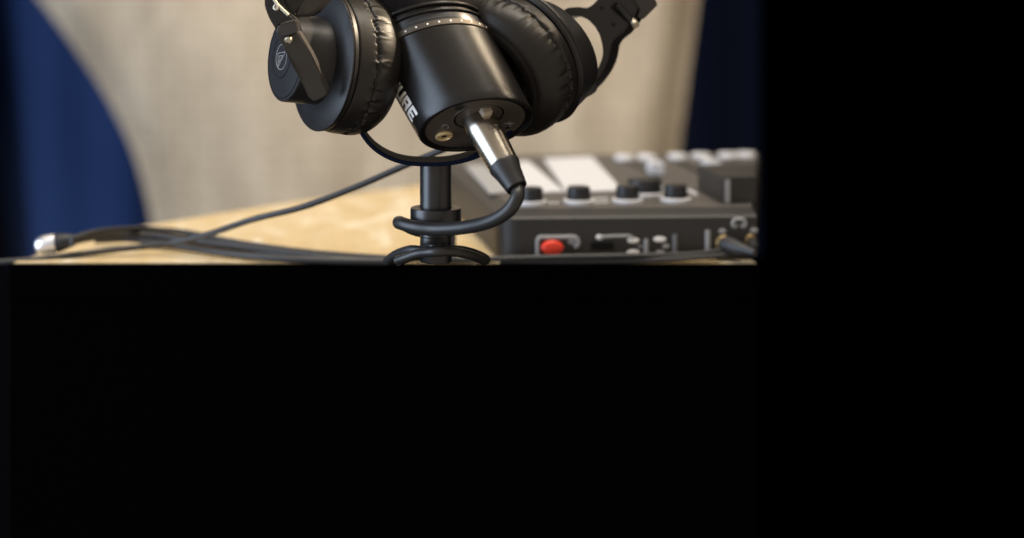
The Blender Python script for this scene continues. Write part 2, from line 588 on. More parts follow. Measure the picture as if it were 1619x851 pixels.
plate_tube([(803, 195.2), (806, 196.8), (810, 196.4)], 0.4, M_GREYPRINT, 'usb_symbol', n=3)
bm = bmesh.new()
uax = (on_plate(809, 201.2) - on_plate(799, 202.6)).normalized()
c = on_plate(804, 202)
vax = BN.cross(uax)
outl = []
for k in range(24):
    a = 2 * math.pi * k / 24
    outl.append(c + uax * (0.0011 * math.copysign(1, math.cos(a)) + 0.0008 * math.cos(a)) + vax * (0.0009 * math.sin(a)) + BN * 0.0003)
prism(bm, outl, -BN * 0.001)
us = mesh_obj('usb_port', bm, M_HOLE, mic)
plate_tube([(800.5, 203.6), (804, 203.2), (808, 202.4), (808.6, 201), (806, 200.2)], 0.5, M_GREYPRINT, 'port_shell', n=5, parent=us)
c = on_plate(757, 184)
bm = bmesh.new()
lathe(bm, c, BN, [(0.0000, 0.0140), (0.0005, 0.0138), (0.0005, 0.0134), (0.0001, 0.0131)], 64, cap0=False, cap1=False)
lathe(bm, c, BN, [(0.0000, 0.0122), (0.0003, 0.0120), (0.0003, 0.0108), (0.0002, 0.0080)], 64)
mesh_obj('cable_socket', bm, M_FACE, mic, angle=30)
bm = bmesh.new()
lathe(bm, c, BN, [(0.00005, 0.0132), (0.00012, 0.0130), (0.00012, 0.0122), (0.00005, 0.0120)], 64, cap0=False, cap1=False)
mesh_obj('socket_groove', bm, M_HOLE, mic, angle=30)
c = on_plate(728, 170.5)
bm = bmesh.new()
lathe(bm, c, BN, [(0, 0.0030), (0.0003, 0.0029), (0.0003, 0.0024), (-0.0002, 0.0022), (0.0002, 0.0016)], 32)
mesh_obj('screw', bm, M_PLASTIC, mic, angle=30)

# ------------------------------------------------------------------ microphone cable: connector, boot, cord
cab = thing('microphone_cable', 'black cable with a silver connector plugged into the microphone and wound round the pole', 'cable', P(797, 252, D - 0.03))
X0 = on_plate(756, 188)
XE = P(817, 297, D - 0.046)
XA = (XE - X0).normalized()
XL = (XE - X0).length
bm = bmesh.new()
f_ = 0.60
lathe(bm, X0, XA, [(-0.002, 25 * S), (0.001, 26 * S), (XL * .10, 27 * S), (XL * .14, 27.6 * S), (XL * .2, 27 * S), (XL * .4, 25.6 * S), (XL * .58, 24.2 * S), (XL * .675, 23.4 * S), (XL * .685, 22.3 * S)], 64)
shell = mesh_obj('connector_shell', bm, M_NICKEL, cab, angle=30)
bm = bmesh.new()
lc = P(766.5, 176.5, (X0 + XA * (XL * .02)).y - 0.0072)
lb = X0 + XA * ((lc - X0).dot(XA))
ups = (lc - lb).normalized()
sid = XA.cross(ups).normalized()
c = lc - XA * (6 * S)
box(bm, c - sid * (8 * S) - ups * (4 * S), sid * (16 * S), XA * (15 * S), ups * (13 * S), 0.0003)
mesh_obj('latch', bm, M_LATCH, shell, angle=30)
bm = bmesh.new()
c = X0 + XA * (XL * 0.28) + ups * (26.2 * S)
uu, vv = sid, XA
for (dx, rx) in ((-4, 4), (5, 3.6)):
    tube(bm, [c + sid * (dx * S) + uu * (rx * S * math.cos(a)) + vv * (rx * .8 * S * math.sin(a)) for a in [2 * math.pi * q / 20 for q in range(21)]], 0.6 * S, 6)
mesh_obj('stamped_mark', bm, M_NICKEL, shell)
bm = bmesh.new()
lathe(bm, X0, XA, [(XL * .670, 23.6 * S), (XL * .682, 24.3 * S), (XL * .70, 24.3 * S), (XL * .8, 20.6 * S), (XL * .97, 17.2 * S), (XL * 1.0, 16.6 * S), (XL * 1.008, 15.4 * S), (XL * 1.008, 13.4 * S), (XL * .97, 12.6 * S)], 64)
mesh_obj('boot', bm, M_PLASTIC, cab, angle=30)
PD = D + 0.012       # depth of the pole axis
bm = bmesh.new()
e = X0 + XA * (XL * .93)
pts = [e, X0 + XA * (XL * 1.02), P(817, 314, D - 0.050), P(803, 334, D - 0.048), P(775, 350, D - 0.040), P(735, 359.5, D - 0.026), P(690, 362.5, D - 0.012),
       P(655, 359, D - 0.004), P(632, 352.5, D + 0.006), P(636, 353.5, D + 0.019), P(655, 363, D + 0.028), P(690, 372, D + 0.030), P(703, 382, D + 0.030),
       P(692, 398, D + 0.032), P(650, 404, D + 0.030), P(628, 411, D + 0.025)]
cord = spline(pts, 12)
tube(bm, cord, lambda q: (10.6 if q < .6 else 10.0) * S, 20)
mesh_obj('cord', bm, M_CABLE, cab)
bm = bmesh.new()
pts = [P(612, 413, D + 0.026), P(626, 403, D + 0.016), P(648, 395.5, D + 0.004), P(672, 397, D - 0.004), P(700, 396, D - 0.008), P(728, 396, D - 0.004), P(752, 402, D + 0.006), P(768, 410, D + 0.018), P(764, 411.5, D + 0.034)]
tube(bm, spline(pts, 10), 7.6 * S, 16)
pts = [P(628, 412, D + 0.00), P(640, 408, D - 0.004), P(662, 401, D - 0.010), P(690, 398.5, D - 0.018), P(718, 398.5, D - 0.016), P(745, 404, D - 0.008), P(764, 411, D + 0.004)]
tube(bm, spline(pts, 10), 7.4 * S, 16)
mesh_obj('coil', bm, M_CABLE, cab)
# a small hook-and-loop tie round the coil behind the pole
bm = bmesh.new()
pts = [P(668, 391, D - 0.002), P(676, 388.5, D - 0.008), P(686, 389, D - 0.012), P(700, 388, D - 0.008), P(708, 391, D - 0.002)]
tube(bm, spline(pts, 8), 3.0 * S, 10)
mesh_obj('cable_tie', bm, M_PLASTIC, cab)

# ------------------------------------------------------------------ stand
st = thing('microphone_stand', 'black pole stand with a collar and curved metal yoke under the microphone', 'stand', P(689, 417, PD))
sp_ = PD / F
UP = Vector((0, 0, 1))
zp = lambda py: ZC - (py - PY) / F * PD
PXY = Vector(((689 - PX) / F * PD, PD, 0))
bm = bmesh.new()
z0, z1 = zp(413.5), zp(262)
lathe(bm, PXY, UP, [(z0, 24 * sp_), (z0 + .0006, 25 * sp_), (zp(374), 25 * sp_), (zp(373.4), 24.5 * sp_), (zp(372.8), 25 * sp_), (z1, 25 * sp_), (z1 + 0.003, 25 * sp_)], 64, Vector((1, 0, 0)))
mesh_obj('pole', bm, M_STAND, st, angle=30)
bm = bmesh.new()
lathe(bm, PXY, UP, [(zp(355), 25.1 * sp_), (zp(355), 38.5 * sp_), (zp(353), 40.3 * sp_), (zp(331), 40.3 * sp_), (zp(328.6), 39.2 * sp_), (zp(328), 37.5 * sp_), (zp(328.2), 27 * sp_), (zp(329.5), 25.2 * sp_)], 72, Vector((1, 0, 0)))
mesh_obj('collar', bm, M_STAND, st, angle=30)
# the yoke: a bent metal strip, its width running away from the viewer
path = [(562, 178), (568, 197), (577, 214), (590, 229), (607, 241), (628, 250), (652, 254.5), (680, 255.5), (705, 254.5), (730, 250), (752, 243), (772, 233), (795, 215), (812, 190), (820, 160)]
yd = D + 0.0125
pts = spline([P(a, b, yd) for a, b in path], 8)
rings = []
for i, p in enumerate(pts):
    tg = (pts[min(i + 1, len(pts) - 1)] - pts[max(i - 1, 0)]).normalized()
    fwd = Vector((0, 1, 0))
    nn = fwd.cross(tg).normalized()
    hw, ht = 0.0135, 0.0011
    q = [(-hw, -ht), (hw, -ht), (hw, ht), (-hw, ht)]
    rr_ = []
    for a, b in [(-hw, -ht * .5), (-hw + .0006, -ht), (hw - .0006, -ht), (hw, -ht * .5), (hw, ht * .5), (hw - .0006, ht), (-hw + .0006, ht), (-hw, ht * .5)]:
        rr_.append(p + fwd * a + nn * b)
    rings.append(rr_)
bm = bmesh.new()
loft(bm, rings)
mesh_obj('mounting_yoke', bm, M_YOKE, st, angle=30)
# bracket that carries the pole from the table edge
bm = bmesh.new()
zb = zp(410)
box(bm, Vector((PXY.x - 0.0035, PD + 0.004, zb - 0.001)), Vector((0.0072, 0, 0)), Vector((0.011, 1.048 - PD - 0.004, 0)), Vector((0, 0, 0.005)), 0.0004)
mesh_obj('bracket_arm', bm, M_STAND, st, angle=30)
bm = bmesh.new()
box(bm, Vector((PXY.x + 0.0065, 1.038, ZT + 0.0003)), Vector((0.010, 0, 0)), Vector((0, 0.018, 0)), Vector((0, 0, zb + 0.004 - ZT)), 0.0004)
mesh_obj('clamp', bm, M_STAND, st, angle=30)

# ------------------------------------------------------------------ headphones
hp = thing('headphones', 'black over-ear headphones clamped round the microphone', 'headphones', P(700, 205, D + 0.02))
def cup(C, N, U, ru, rw, prof, nseg=160, wr=None, s=S):
    N = N.normalized()
    U = (U - N * U.dot(N)).normalized()
    W = N.cross(U)
    rings = []
    for k, (tt, rf) in enumerate(prof):
        ring = []
        for i in range(nseg):
            a = 2 * math.pi * i / nseg
            dr, dt = wr(k, tt, a) if wr else (0, 0)
            ring.append(C + N * ((tt + dt) * s) + U * (math.cos(a) * (ru * rf + dr) * s) + W * (math.sin(a) * (rw * rf + dr) * s))
        rings.append(ring)
    return rings
def wrinkles(seed, seam, n):
    """Gathered pleats either side of the sewn seam."""
    rg = random.Random(seed)
    pl_ = []
    for _ in range(210):
        pl_.append((rg.uniform(0, 2 * math.pi), rg.uniform(.012, .045), rg.uniform(.25, 1) ** 1.5, rg.choice((-1, -1, 1)), rg.uniform(5, 22), rg.uniform(3, 9), rg.uniform(-.0016, .0016)))
    near = []
    for i in range(n):
        a = 2 * math.pi * i / n
        near.append([q for q in pl_ if abs((a - q[0] + math.pi) % (2 * math.pi) - math.pi) < 4.5 * q[1] + .05])
    ph = [rg.uniform(0, 6.28) for _ in range(4)]
    def f(k, tt, a):
        i = int(round(a / (2 * math.pi) * n)) % n
        x = tt - seam                       # negative: towards the ear
        d = 0.0
        for a0, wd, am, sg, le, lo, sk in near[i]:
            L = le if x < 0 else lo
            da = (a - a0 - sk * x + math.pi) % (2 * math.pi) - math.pi
            d += sg * am * 2.0 * math.exp(-(da / wd) ** 2) * math.exp(-(x / L) ** 2)
        jag = 1.2 * math.sin(23 * a + ph[0]) + .8 * math.sin(57 * a + ph[1]) + .6 * math.sin(101 * a + ph[2])
        d -= 3.5 * math.exp(-((x - jag * .7) / 2.4) ** 2)
        d += 1.3 * math.sin(3 * a + ph[3]) * math.exp(-(x / 30) ** 2)
        return d, 0.0
    return f
def pad_profile(t0, t1, tin, seam, r0=0.97):
    """From the plate (t0) out to the ear side (t1), then into the ear hole."""
    pr = [(t0, 0.90), (t0 - 1, r0 - .02), (t0 - 3, r0)]
    L = t0 - t1
    n = 84
    for k in range(1, n):
        u = k / n
        tt = t0 - 3 - (L - 3) * u
        bulge = 0.045 * math.sin(math.pi * min(u * 1.15, 1)) 
        v = max(0.0, (u - .45) / .55)
        rf = r0 + bulge - 0.255 * (1 - math.sqrt(max(0, 1 - (v ** 1.5) ** 2 * .985)))
        pr.append((tt, rf))
    rl = pr[-1][1]
    for k in range(1, 8):
        v = k / 7
        pr.append((t1 - 3 * math.sin(math.pi * (v * .6)), rl - .13 * v))
    pr += [(t1 + 10, .52), (t1 + 25, .50), (t1 + 26, .1)]
    return pr

# ---- left cup
CL = P(509, 97, D + 0.002)
NL = V(-0.885, 0.11, 0.45)
UL = V(0.14, 0.985, 0.0)
UL = UL
bm = bmesh.new()
loft(bm, cup(CL, NL, UL, 111, 113, [(-11, .80), (-11, .955), (-9.5, .985), (-3.5, .995), (-2.5, .975), (-1.6, .995), (-0.5, 1.0), (0.6, .993), (1.5, .975), (4, .93), (7, .80), (8.5, .70), (9, .5)]))
shl = mesh_obj('ear_cup', bm, M_PLASTIC, hp, angle=24)
bm = bmesh.new()
loft(bm, cup(CL, NL, UL, 69, 69, [(6, 1.02), (10, 1.005), (60, 1.0), (62.5, .992), (64, .972), (64.6, .90), (64.6, .1)], 96))
drum = mesh_obj('housing', bm, M_PLASTIC, shl, angle=24)
NLn = NL.normalized()
ULn = (UL - NLn * UL.dot(NLn)).normalized()
WLn = NLn.cross(ULn)
BCL = CL + NLn * (64.7 * S)
if WLn.x < 0:
    pass
def badge_pt(u, v, h=0.3):
    """u right, v up on the round badge."""
    return BCL - WLn * (u * S) * (-1 if (WLn.x > 0) else 1) + ULn * (v * S) + NLn * (h * S)
bm = bmesh.new()
rad = 20.0
BU = -12.0
ring_ = [2 * math.pi * q / 48 for q in range(49)]
tube(bm, [badge_pt(BU + rad * math.cos(a), rad * math.sin(a)) for a in ring_], 0.6 * S, 6)
for tri in ([(-.75, .20), (.62, .48), (-.38, -.84)], [(-.42, .02), (.22, .14), (-.33, -.5)]):
    for a, b in zip(tri, tri[1:] + tri[:1]):
        tube(bm, [badge_pt(BU + a[0] * rad, a[1] * rad), badge_pt(BU + b[0] * rad, b[1] * rad)], 0.6 * S, 6)
mesh_obj('emblem', bm, M_GREYPRINT, drum)
bm = bmesh.new()
for a in (178, 258):
    c = badge_pt(BU + 33 * math.cos(R(a)), 33 * math.sin(R(a)), 0)
    lathe(bm, c, NLn, [(0, .9 * S), (.4 * S, .7 * S)], 8)
mesh_obj('alignment_dots', bm, M_GREYPRINT, drum)
bm = bmesh.new()
tube(bm, [badge_pt(BU + 33 * math.cos(a), 33 * math.sin(a), 0) for a in ring_], 0.8 * S, 6)
mesh_obj('badge_groove', bm, M_HOLE, drum)
bm = bmesh.new()
tube(bm, [BCL - NLn * (.2 * S) + ULn * (63 * S * math.cos(a)) + WLn * (63 * S * math.sin(a)) for a in ring_], 0.9 * S, 6)
mesh_obj('rim_groove', bm, M_HOLE, drum)
bm = bmesh.new()
loft(bm, cup(CL, NL, UL, 113, 115, pad_profile(-11, -96, 0, -42), 480, wrinkles(5, -42, 480)))
mesh_obj('ear_pad', bm, M_LEATHER, hp, angle=80)

# ---- left yoke: hinge block, two arms and the slide that rises out of the picture
def poly(pts, d):
    return [P(a, b, d) for a, b in pts]
bm = bmesh.new()
d0 = D - 0.037
prism(bm, [P(437, 54, d0), P(452, 60, d0 - .002), P(471, 50, d0), P(492, 86, d0 - .001), P(508, 120, d0 + .002), P(518, 147, d0 + .005), P(514, 153, d0 + .006), P(496, 161, d0 + .008), P(487, 155, d0 + .006), P(478, 134, d0 + .003), P(462, 104, d0), P(446, 72, d0)],
      V(4 * S, 3 * S, -16 * S), 0.0006)
yl = mesh_obj('yoke_arm', bm, M_PLASTIC2, hp, angle=30)
bm = bmesh.new()
prism(bm, [P(436, 52, d0 - .001), P(440, 40, d0 - .001), P(449, 37, d0 - .003), P(468, 33, d0 - .003), P(471, 42, d0 - .002), P(471, 52, d0 - .002), P(453, 58, d0 - .003), P(448, 58, d0 - .003)],
      V(3 * S, 3 * S, -24 * S), 0.0006)
mesh_obj('hinge_block', bm, M_PLASTIC2, yl, angle=30)
bm = bmesh.new()
lathe(bm, P(456, 63.5, d0 - .0016), V(-.2, -.45, .9), [(-.001, 5.5 * S), (0.0006, 5.5 * S), (0.0009, 4.6 * S)], 24)
mesh_obj('hinge_pin', bm, M_PIN, yl, angle=30)
bm = bmesh.new()
prism(bm, poly([(437, 50), (425, 30), (418, 12), (416, -30), (416, -75), (446, -75), (444, -30), (446, 2), (456, 20), (470, 33), (455, 37), (442, 40)], d0 + .004), V(5 * S, 2 * S, -16 * S), 0.0008)
sl = mesh_obj('slide_arm', bm, M_PLASTIC, hp, angle=30)
bm = bmesh.new()
prism(bm, poly([(430, -75), (500, -75), (512, -30), (492, -8), (478, 10), (465, 24), (455, 21), (444, 2), (436, -30)], d0 + .0085), V(4 * S, 0, -12 * S), 0.0008)
mesh_obj('yoke_bridge', bm, M_PLASTIC, hp, angle=30)
bm = bmesh.new()
tube(bm, [P(430, -6, d0 + .0035), P(439, 8, d0 + .003), P(456, 24, d0 + .002)], 2.6 * S, 10)
lathe(bm, P(438, 12, d0 + .0035), V(-.3, .2, .9), [(-.0005, 5.0 * S), (0.0012, 5.0 * S), (0.0014, 3.6 * S), (0.0006, 3.2 * S)], 24)
mesh_obj('slide_rail', bm, M_PIN, sl, angle=30)
bm = bmesh.new()
prism(bm, [P(464, 26, d0 + .008), P(474, 8, d0 + .007), P(490, -10, d0 + .008), P(510, -40, d0 + .012), P(545, -40, d0 + .014), P(524, -10, d0 + .012), P(510, 8, d0 + .010), P(498, 20, d0 + .009), P(486, 25, d0 + .008)], V(6 * S, -3 * S, -16 * S), 0.0008)
mesh_obj('yoke_arm', bm, M_PLASTIC2, hp, angle=30)

# ---- right cup
CR = P(826, 83, D + 0.036)
NR = V(0.655, 0.426, -0.62)
UR = V(-0.546, 0.84, 0.0)
sr = (D + 0.036) / F
bm = bmesh.new()
loft(bm, cup(CR, NR, UR, 119, 119, [(-9, .80), (-9, .955), (-7, .985), (-2.5, 1.0), (-1.5, .985), (-.5, 1.0), (4, 1.0), (6, .985), (10, .93), (14, .8), (16, .5)], 160, None, sr))
shr = mesh_obj('ear_cup', bm, M_PLASTIC, hp, angle=24)
bm = bmesh.new()
CRH = CR + V(8 * S, -26 * S, 0)
loft(bm, cup(CRH, NR, UR, 97, 97, [(3, 1.04), (10, 1.02), (22, 1.0), (56, .97), (61, .95), (63, .90), (64, .5)], 96, None, sr))
mesh_obj('housing', bm, M_PLASTIC, shr, angle=24)
bm = bmesh.new()
loft(bm, cup(CR, NR, UR, 117, 117, pad_profile(-9, -88, 0, -34), 480, wrinkles(11, -34, 480), sr))
mesh_obj('ear_pad', bm, M_LEATHER, hp, angle=80)

# ---- right yoke
d1 = D + 0.058
bm = bmesh.new()
face = [(888, 22), (893, 14), (900, 12), (914, 11), (927, 13), (935, 9), (945, -1), (962, -22), (1000, -22), (1013, -4), (1010, 12), (1001, 30), (986, 50), (972, 61), (966, 70), (964, 84), (960, 98), (952, 114), (940, 130), (928, 142), (922, 139), (934, 125), (945, 108), (951, 94), (953, 84), (952, 72), (948, 56), (940, 42), (929, 31), (917, 26), (903, 25), (893, 28)]
prism(bm, poly(face, d1), V(20 * S, -3 * S, -34 * S), 0.0005)
yr = mesh_obj('yoke_arm', bm, M_PLASTIC, hp, angle=30)
bm = bmesh.new()
prism(bm, poly([(1003, 2), (1020, -12), (1034, -4), (1040, 8), (1017, 31), (1007, 27), (1012, 16)], d1 - .002), V(3 * S, -1 * S, -30 * S), 0.0005)
mesh_obj('hinge_block', bm, M_PLASTIC2, yr, angle=30)
bm = bmesh.new()
prism(bm, poly([(966, 12), (974, 4), (996, 26), (990, 34)], d1 - .0015), V(0, 0, -10 * S))
mesh_obj('hinge_slot', bm, M_HOLE, yr, smooth=False)
bm = bmesh.new()
tube(bm, [P(975, 8, d1 - .001), P(996, 32, d1 - .001), P(1004, 38, d1 - .001)], 6.0 * S, 20)
for q in ((978, 12), (984, 18)):
    lathe(bm, P(q[0], q[1], d1 - .001), V(.65, -.75, 0), [(-1.2 * S, 6.0 * S), (-1.1 * S, 7.4 * S), (1.1 * S, 7.4 * S), (1.2 * S, 6 * S)], 20)
mesh_obj('hinge_barrel', bm, M_PLASTIC, yr, angle=30)
bm = bmesh.new()
lathe(bm, P(1005, 39.5, d1 - .0035), V(.30, -.5, .8), [(-.004, 6.6 * S), (0.0003, 6.6 * S), (0.0007, 5.6 * S)], 28)
mesh_obj('hinge_pin', bm, M_PIN, yr, angle=30)
bm = bmesh.new()
for q in ((951, 13), (970, 39)):
    lathe(bm, P(q[0], q[1], d1 - .0002), V(0, 0, 1), [(-.001, 2.8 * S), (0.0003, 2.8 * S), (0.0003, 1.8 * S), (-.0005, 1.6 * S)], 16)
mesh_obj('screw', bm, M_HOLE, yr, angle=30)
bm = bmesh.new()
prism(bm, poly([(900, 140), (922, 128), (938, 130), (946, 138), (941, 147), (928, 154), (905, 158)], d1 - .004), V(3 * S, -2 * S, -30 * S), 0.0006)
mesh_obj('pivot', bm, M_PLASTIC, yr, angle=30)
# ---- headband arching above the picture
bm = bmesh.new()
rings = []
hb = spline([P(431, -70, d0 + .008), P(435, -180, D), P(520, -340, D + .01), P(720, -420, D + .02), P(930, -350, D + .04), P(1035, -170, d1 + .01), P(1018, -10, d1 + .008)], 10)
for i, p in enumerate(hb):
    tg = (hb[min(i + 1, len(hb) - 1)] - hb[max(i - 1, 0)]).normalized()
    fw = Vector((0, 1, 0))
    nn = fw.cross(tg).normalized()
    k = math.sin(math.pi * i / (len(hb) - 1))
    rings.append(circle(p, fw, nn, 0.004 + 0.012 * k, 24, 0.003 + 0.004 * k))
loft(bm, rings)
mesh_obj('headband', bm, M_LEATHER, hp)

# ------------------------------------------------------------------ audio mixer
TH = R(3.4)
e1 = Vector((math.cos(TH), math.sin(TH), 0))
e2 = Vector((-math.sin(TH), math.cos(TH), 0))
MZ0 = ZT + 0.0006
def floor_pt(px, d):
    return Vector(((px - PX) / F * d, d, 0))
MO = floor_pt(789, 1.041)
ZTOP = ZC - (331 - PY) / F * 1.052
def front_plane(px, py, out=0.0):
    sx = (px - PX) / F
    c_, s_ = math.cos(TH), math.sin(TH)
    d = (MO.y * c_ - MO.x * s_) / (c_ - s_ * sx)
    return P(px, py, d) - e2 * out
def to_uv(p):
    q = p - MO
    return q.dot(e1), q.dot(e2)
uR, _ = to_uv(front_plane(1196, 350))
bp_ = at_z(1200, 243, ZTOP)
uRb, vRb = to_uv(bp_)
_, vB = to_uv(at_z(700, 245, ZTOP))
vB = max(vB, vRb)
bp_ = P(1200, 243, MO.y)
# where the right side meets the back line
k = 0.9
for _ in range(60):
    k += 0.01
    q = floor_pt(1196, k)
    if (q - MO).dot(e2) >= vB:
        break
uRb = (q - MO).dot(e1)
def plan_m(i, z, r=0.014):
    pts = []
    for k in range(9):
        a = math.pi + math.pi / 2 * k / 8
        pts.append((r + (r - i) * math.cos(a) - .035 * (r + (r - i) * math.sin(a)), r + (r - i) * math.sin(a)))
    slope = (uRb - uR) / vB
    pts.append((uR - i * .3 + slope * i, i))
    pts.append((uRb - i * .3, vB - i * .5))
    pts.append((i - .035 * vB, vB - i * .5))
    return [MO + e1 * u + e2 * v + Vector((0, 0, z)) for u, v in pts]
mx = thing('audio_mixer', 'charcoal audio mixer with black knobs and a red button on its front', 'mixer', MO + e1 * 0.1 + e2 * 0.1 + Vector((0, 0, ZT)))
ZF = ZC - (346 - PY) / F * 1.043
bm = bmesh.new()
loft(bm, [plan_m(0.0015, MZ0), plan_m(0, MZ0 + 0.002), plan_m(0, ZF), plan_m(0.0012, ZF + 0.0012), plan_m(0.009, ZTOP - 0.0008), plan_m(0.0105, ZTOP - 0.0003), plan_m(0.012, ZTOP - 0.0003)])
body = mesh_obj('body', bm, M_MIXER, mx, angle=25)
bm = bmesh.new()
loft(bm, [plan_m(0.0112, ZTOP - 0.0012), plan_m(0.0112, ZTOP)])
mesh_obj('top_panel', bm, M_MIXTOP, mx, smooth=False)
def top_pt(px, py, h=0.0):
    return at_z(px, py, ZTOP + h) 
def top_quad(name, q, m_, h=0.0012, bev=0.0004, par=mx):
    bm = bmesh.new()
    prism(bm, [top_pt(a, b) - Vector((0, 0, .0004)) for a, b in q], Vector((0, 0, h + .0004)), bev)
    return mesh_obj(name, bm, m_, par, angle=30)
top_quad('pad', [(786, 260), (836, 257), (893, 305), (842, 307)], M_LIGHTPLASTIC)
top_quad('pad', [(860, 253), (936, 250), (985, 303), (896, 306)], M_LIGHTPLASTIC)
top_quad('pad', [(735, 263), (765, 262), (812, 306), (775, 309)], M_GREYPRINT)
def knob(px, py, rk, hk, rring, mk=M_KNOB, ring=True, name='knob', mring=M_LIGHTPLASTIC):
    c = top_pt(px, py)
    sc_ = c.y / F
    bm = bmesh.new()
    lathe(bm, c, UP, [(0.0016, rk * sc_ * 1.02), (0.0016 + hk * sc_ * .85, rk * sc_ * .97), (0.0016 + hk * sc_ * .97, rk * sc_ * .92), (0.0016 + hk * sc_, rk * sc_ * .82)], 40, Vector((1, 0, 0)))
    k = mesh_obj(name, bm, mk, mx, angle=35)
    if ring:
        bm = bmesh.new()
        lathe(bm, c, UP, [(-0.0003, rring * sc_ * .98), (0.0014, rring * sc_), (0.0024, rring * sc_ * .96), (0.0026, rk * sc_)], 40, Vector((1, 0, 0)))
        mesh_obj('knob_ring', bm, mring, k, angle=35)
    return k
for a, b in ((840, 323), (915, 321.5), (992, 320), (1068, 318.5)):
    knob(a, b, 18.5, 23, 25)
knob(1019, 309, 27, 23, 31)
for a, b in ((987, 256), (1022, 255), (1071, 254), (1108, 253), (1150, 252), (1179, 251)):
    knob(a, b, 15, 7, 17, M_LIGHTPLASTIC, False, 'small_knob')
for a, b in ((1041, 278), (1129, 271)):
    c = top_pt(a, b)
    sc_ = c.y / F
    bm = bmesh.new()
    box(bm, c + Vector((-11 * sc_, 0, -.0002)), Vector((22 * sc_, 0, 0)), Vector((-.0015, .016, 0)), Vector((0, 0, (21 if a < 1100 else 17) * sc_)), .0012)
    fc = mesh_obj('fader_cap', bm, M_LIGHTPLASTIC, mx, angle=30)
for q in ([(1036, 281), (1046, 281), (1000, 258), (994, 258)], [(1122, 283), (1136, 283), (1075, 256), (1066, 256)], [(1190, 272), (1194, 272), (1160, 258), (1152, 258)]):
    top_quad('fader_slot', q, M_HOLE, 0.0003, 0)
# printed ring round the fourth knob and lines on the panel
bm = bmesh.new()
c = top_pt(1070, 308)
tube(bm, [c + Vector((0.0118 * math.cos(a), 0.030 * math.sin(a), 0.0004)) for a in [R(-15 + 210 * q / 30) for q in range(31)]], 0.0012, 8)
mesh_obj('knob_arc', bm, M_LIGHTPLASTIC, mx)
for q in ((935, 316, 960, 314), (935, 322, 962, 320), (866, 322, 884, 321)):
    bm = bmesh.new()
    tube(bm, [top_pt(q[0], q[1], .0003), top_pt(q[2], q[3], .0003)], .0009, 8)
    mesh_obj('printed_line', bm, M_LIGHTPLASTIC, mx)
# raised screen block at the right
bm = bmesh.new()
pa, pb = top_pt(1143, 323), top_pt(1195.5, 321)
kk = pb.y + 0.07
pc = Vector(((1195.5 - PX) / F * kk, kk, ZTOP))
prism(bm, [pa, pb, pc, pa + e2 * 0.065], Vector((0, 0, 0.0165)), 0.0008)
scr = mesh_obj('screen_block', bm, M_MIXER, mx, angle=30)
bm = bmesh.new()
box(bm, pa - e2 * .0004 + e1 * .0008 + Vector((0, 0, .0006)), e1 * .0036, Vector((0, 0, .0150)), -e2 * .0008, .0003)
mesh_obj('trim_strip', bm, M_GREYPRINT, scr, angle=30)

# front face items
def fp_tube(pts, rpx, m_, name, par=mx, out=0.0003):
    bm = bmesh.new()
    q = spline([front_plane(a, b, out) for a, b in pts], 6)
    tube(bm, q, rpx * 1.05 / F, 8)
    return mesh_obj(name, bm, m_, par)
def fp_disc(px, py, rx, ry, m_, name, h=0.0006, par=mx):
    c = front_plane(px, py)
    s_ = c.y / F
    bm = bmesh.new()
    rings = [circle(c - e2 * tt, e1, UP, rx * k * s_, 32, ry * k * s_) for tt, k in ((-0.0006, 1), (h * .6, 1), (h * .9, .9), (h, .7))]
    loft(bm, rings)
    return mesh_obj(name, bm, m_, par, angle=50)
fp_disc(872.5, 391, 17.5, 11.5, M_RED, 'button', 0.004)
fp_tube([(850, 413), (850, 395), (850, 381), (853, 376), (858, 375), (880, 375), (903, 374.5), (910, 376), (914, 381), (913, 387), (908, 391)], 3.4, M_GREYPRINT, 'button_outline')
fp_disc(904, 382, 6.5, 4.5, M_GREYPRINT, 'button_outline')
fp_tube([(849, 411), (865, 412), (895, 412)], 3.2, M_GREYPRINT, 'button_outline')
fp_disc(948, 375, 6, 4, M_WHITE, 'printed_mark')
fp_tube([(948, 375), (965, 373.5), (985, 373), (995, 373), (1001, 377)], 2.4, M_GREYPRINT, 'printed_mark')
for a, b, c_, d_, m_ in ((1001, 380, 9.5, 4.2, M_WHITE), (1043, 378.5, 10, 4.2, M_WHITE), (1001, 399, 10, 4.4, M_WHITE), (1044, 399, 7, 3.6, M_GREYPRINT),
                         (1012, 390, 4.5, 3.6, M_DIMPRINT), (1053, 389.5, 5.5, 3.6, M_GREYPRINT), (1142, 366, 6, 4.4, M_GREYPRINT), (1192, 364.5, 6, 4.2, M_GREYPRINT)):
    fp_disc(a, b, c_, d_, m_, 'printed_mark')
fp_tube([(1021.5, 378), (1021.5, 388), (1021.5, 401)], 3.6, M_GREYPRINT, 'printed_line')
fp_tube([(1119, 364), (1119, 380), (1119, 402)], 4.2, M_GREYPRINT, 'printed_line')
fp_tube([(1067, 371), (1067, 385), (1067, 402)], 4.0, M_DIMPRINT, 'printed_line')
fp_tube([(1158.5, 357), (1158.5, 351), (1163, 347), (1168.5, 346.5), (1174, 347), (1178, 351), (1178, 357)], 2.6, M_GREYPRINT, 'headphone_symbol')
fp_disc(1161.5, 357, 5, 4, M_GREYPRINT, 'headphone_symbol')
fp_disc(1175, 357, 5, 4, M_GREYPRINT, 'headphone_symbol')
bm = bmesh.new()
q = [front_plane(a, b, .0001) for a, b in ((934, 383), (970, 383), (970, 395), (934, 395))]
prism(bm, q, -e2 * .0007, .0002)
mesh_obj('slot', bm, M_HOLE, mx, smooth=False)
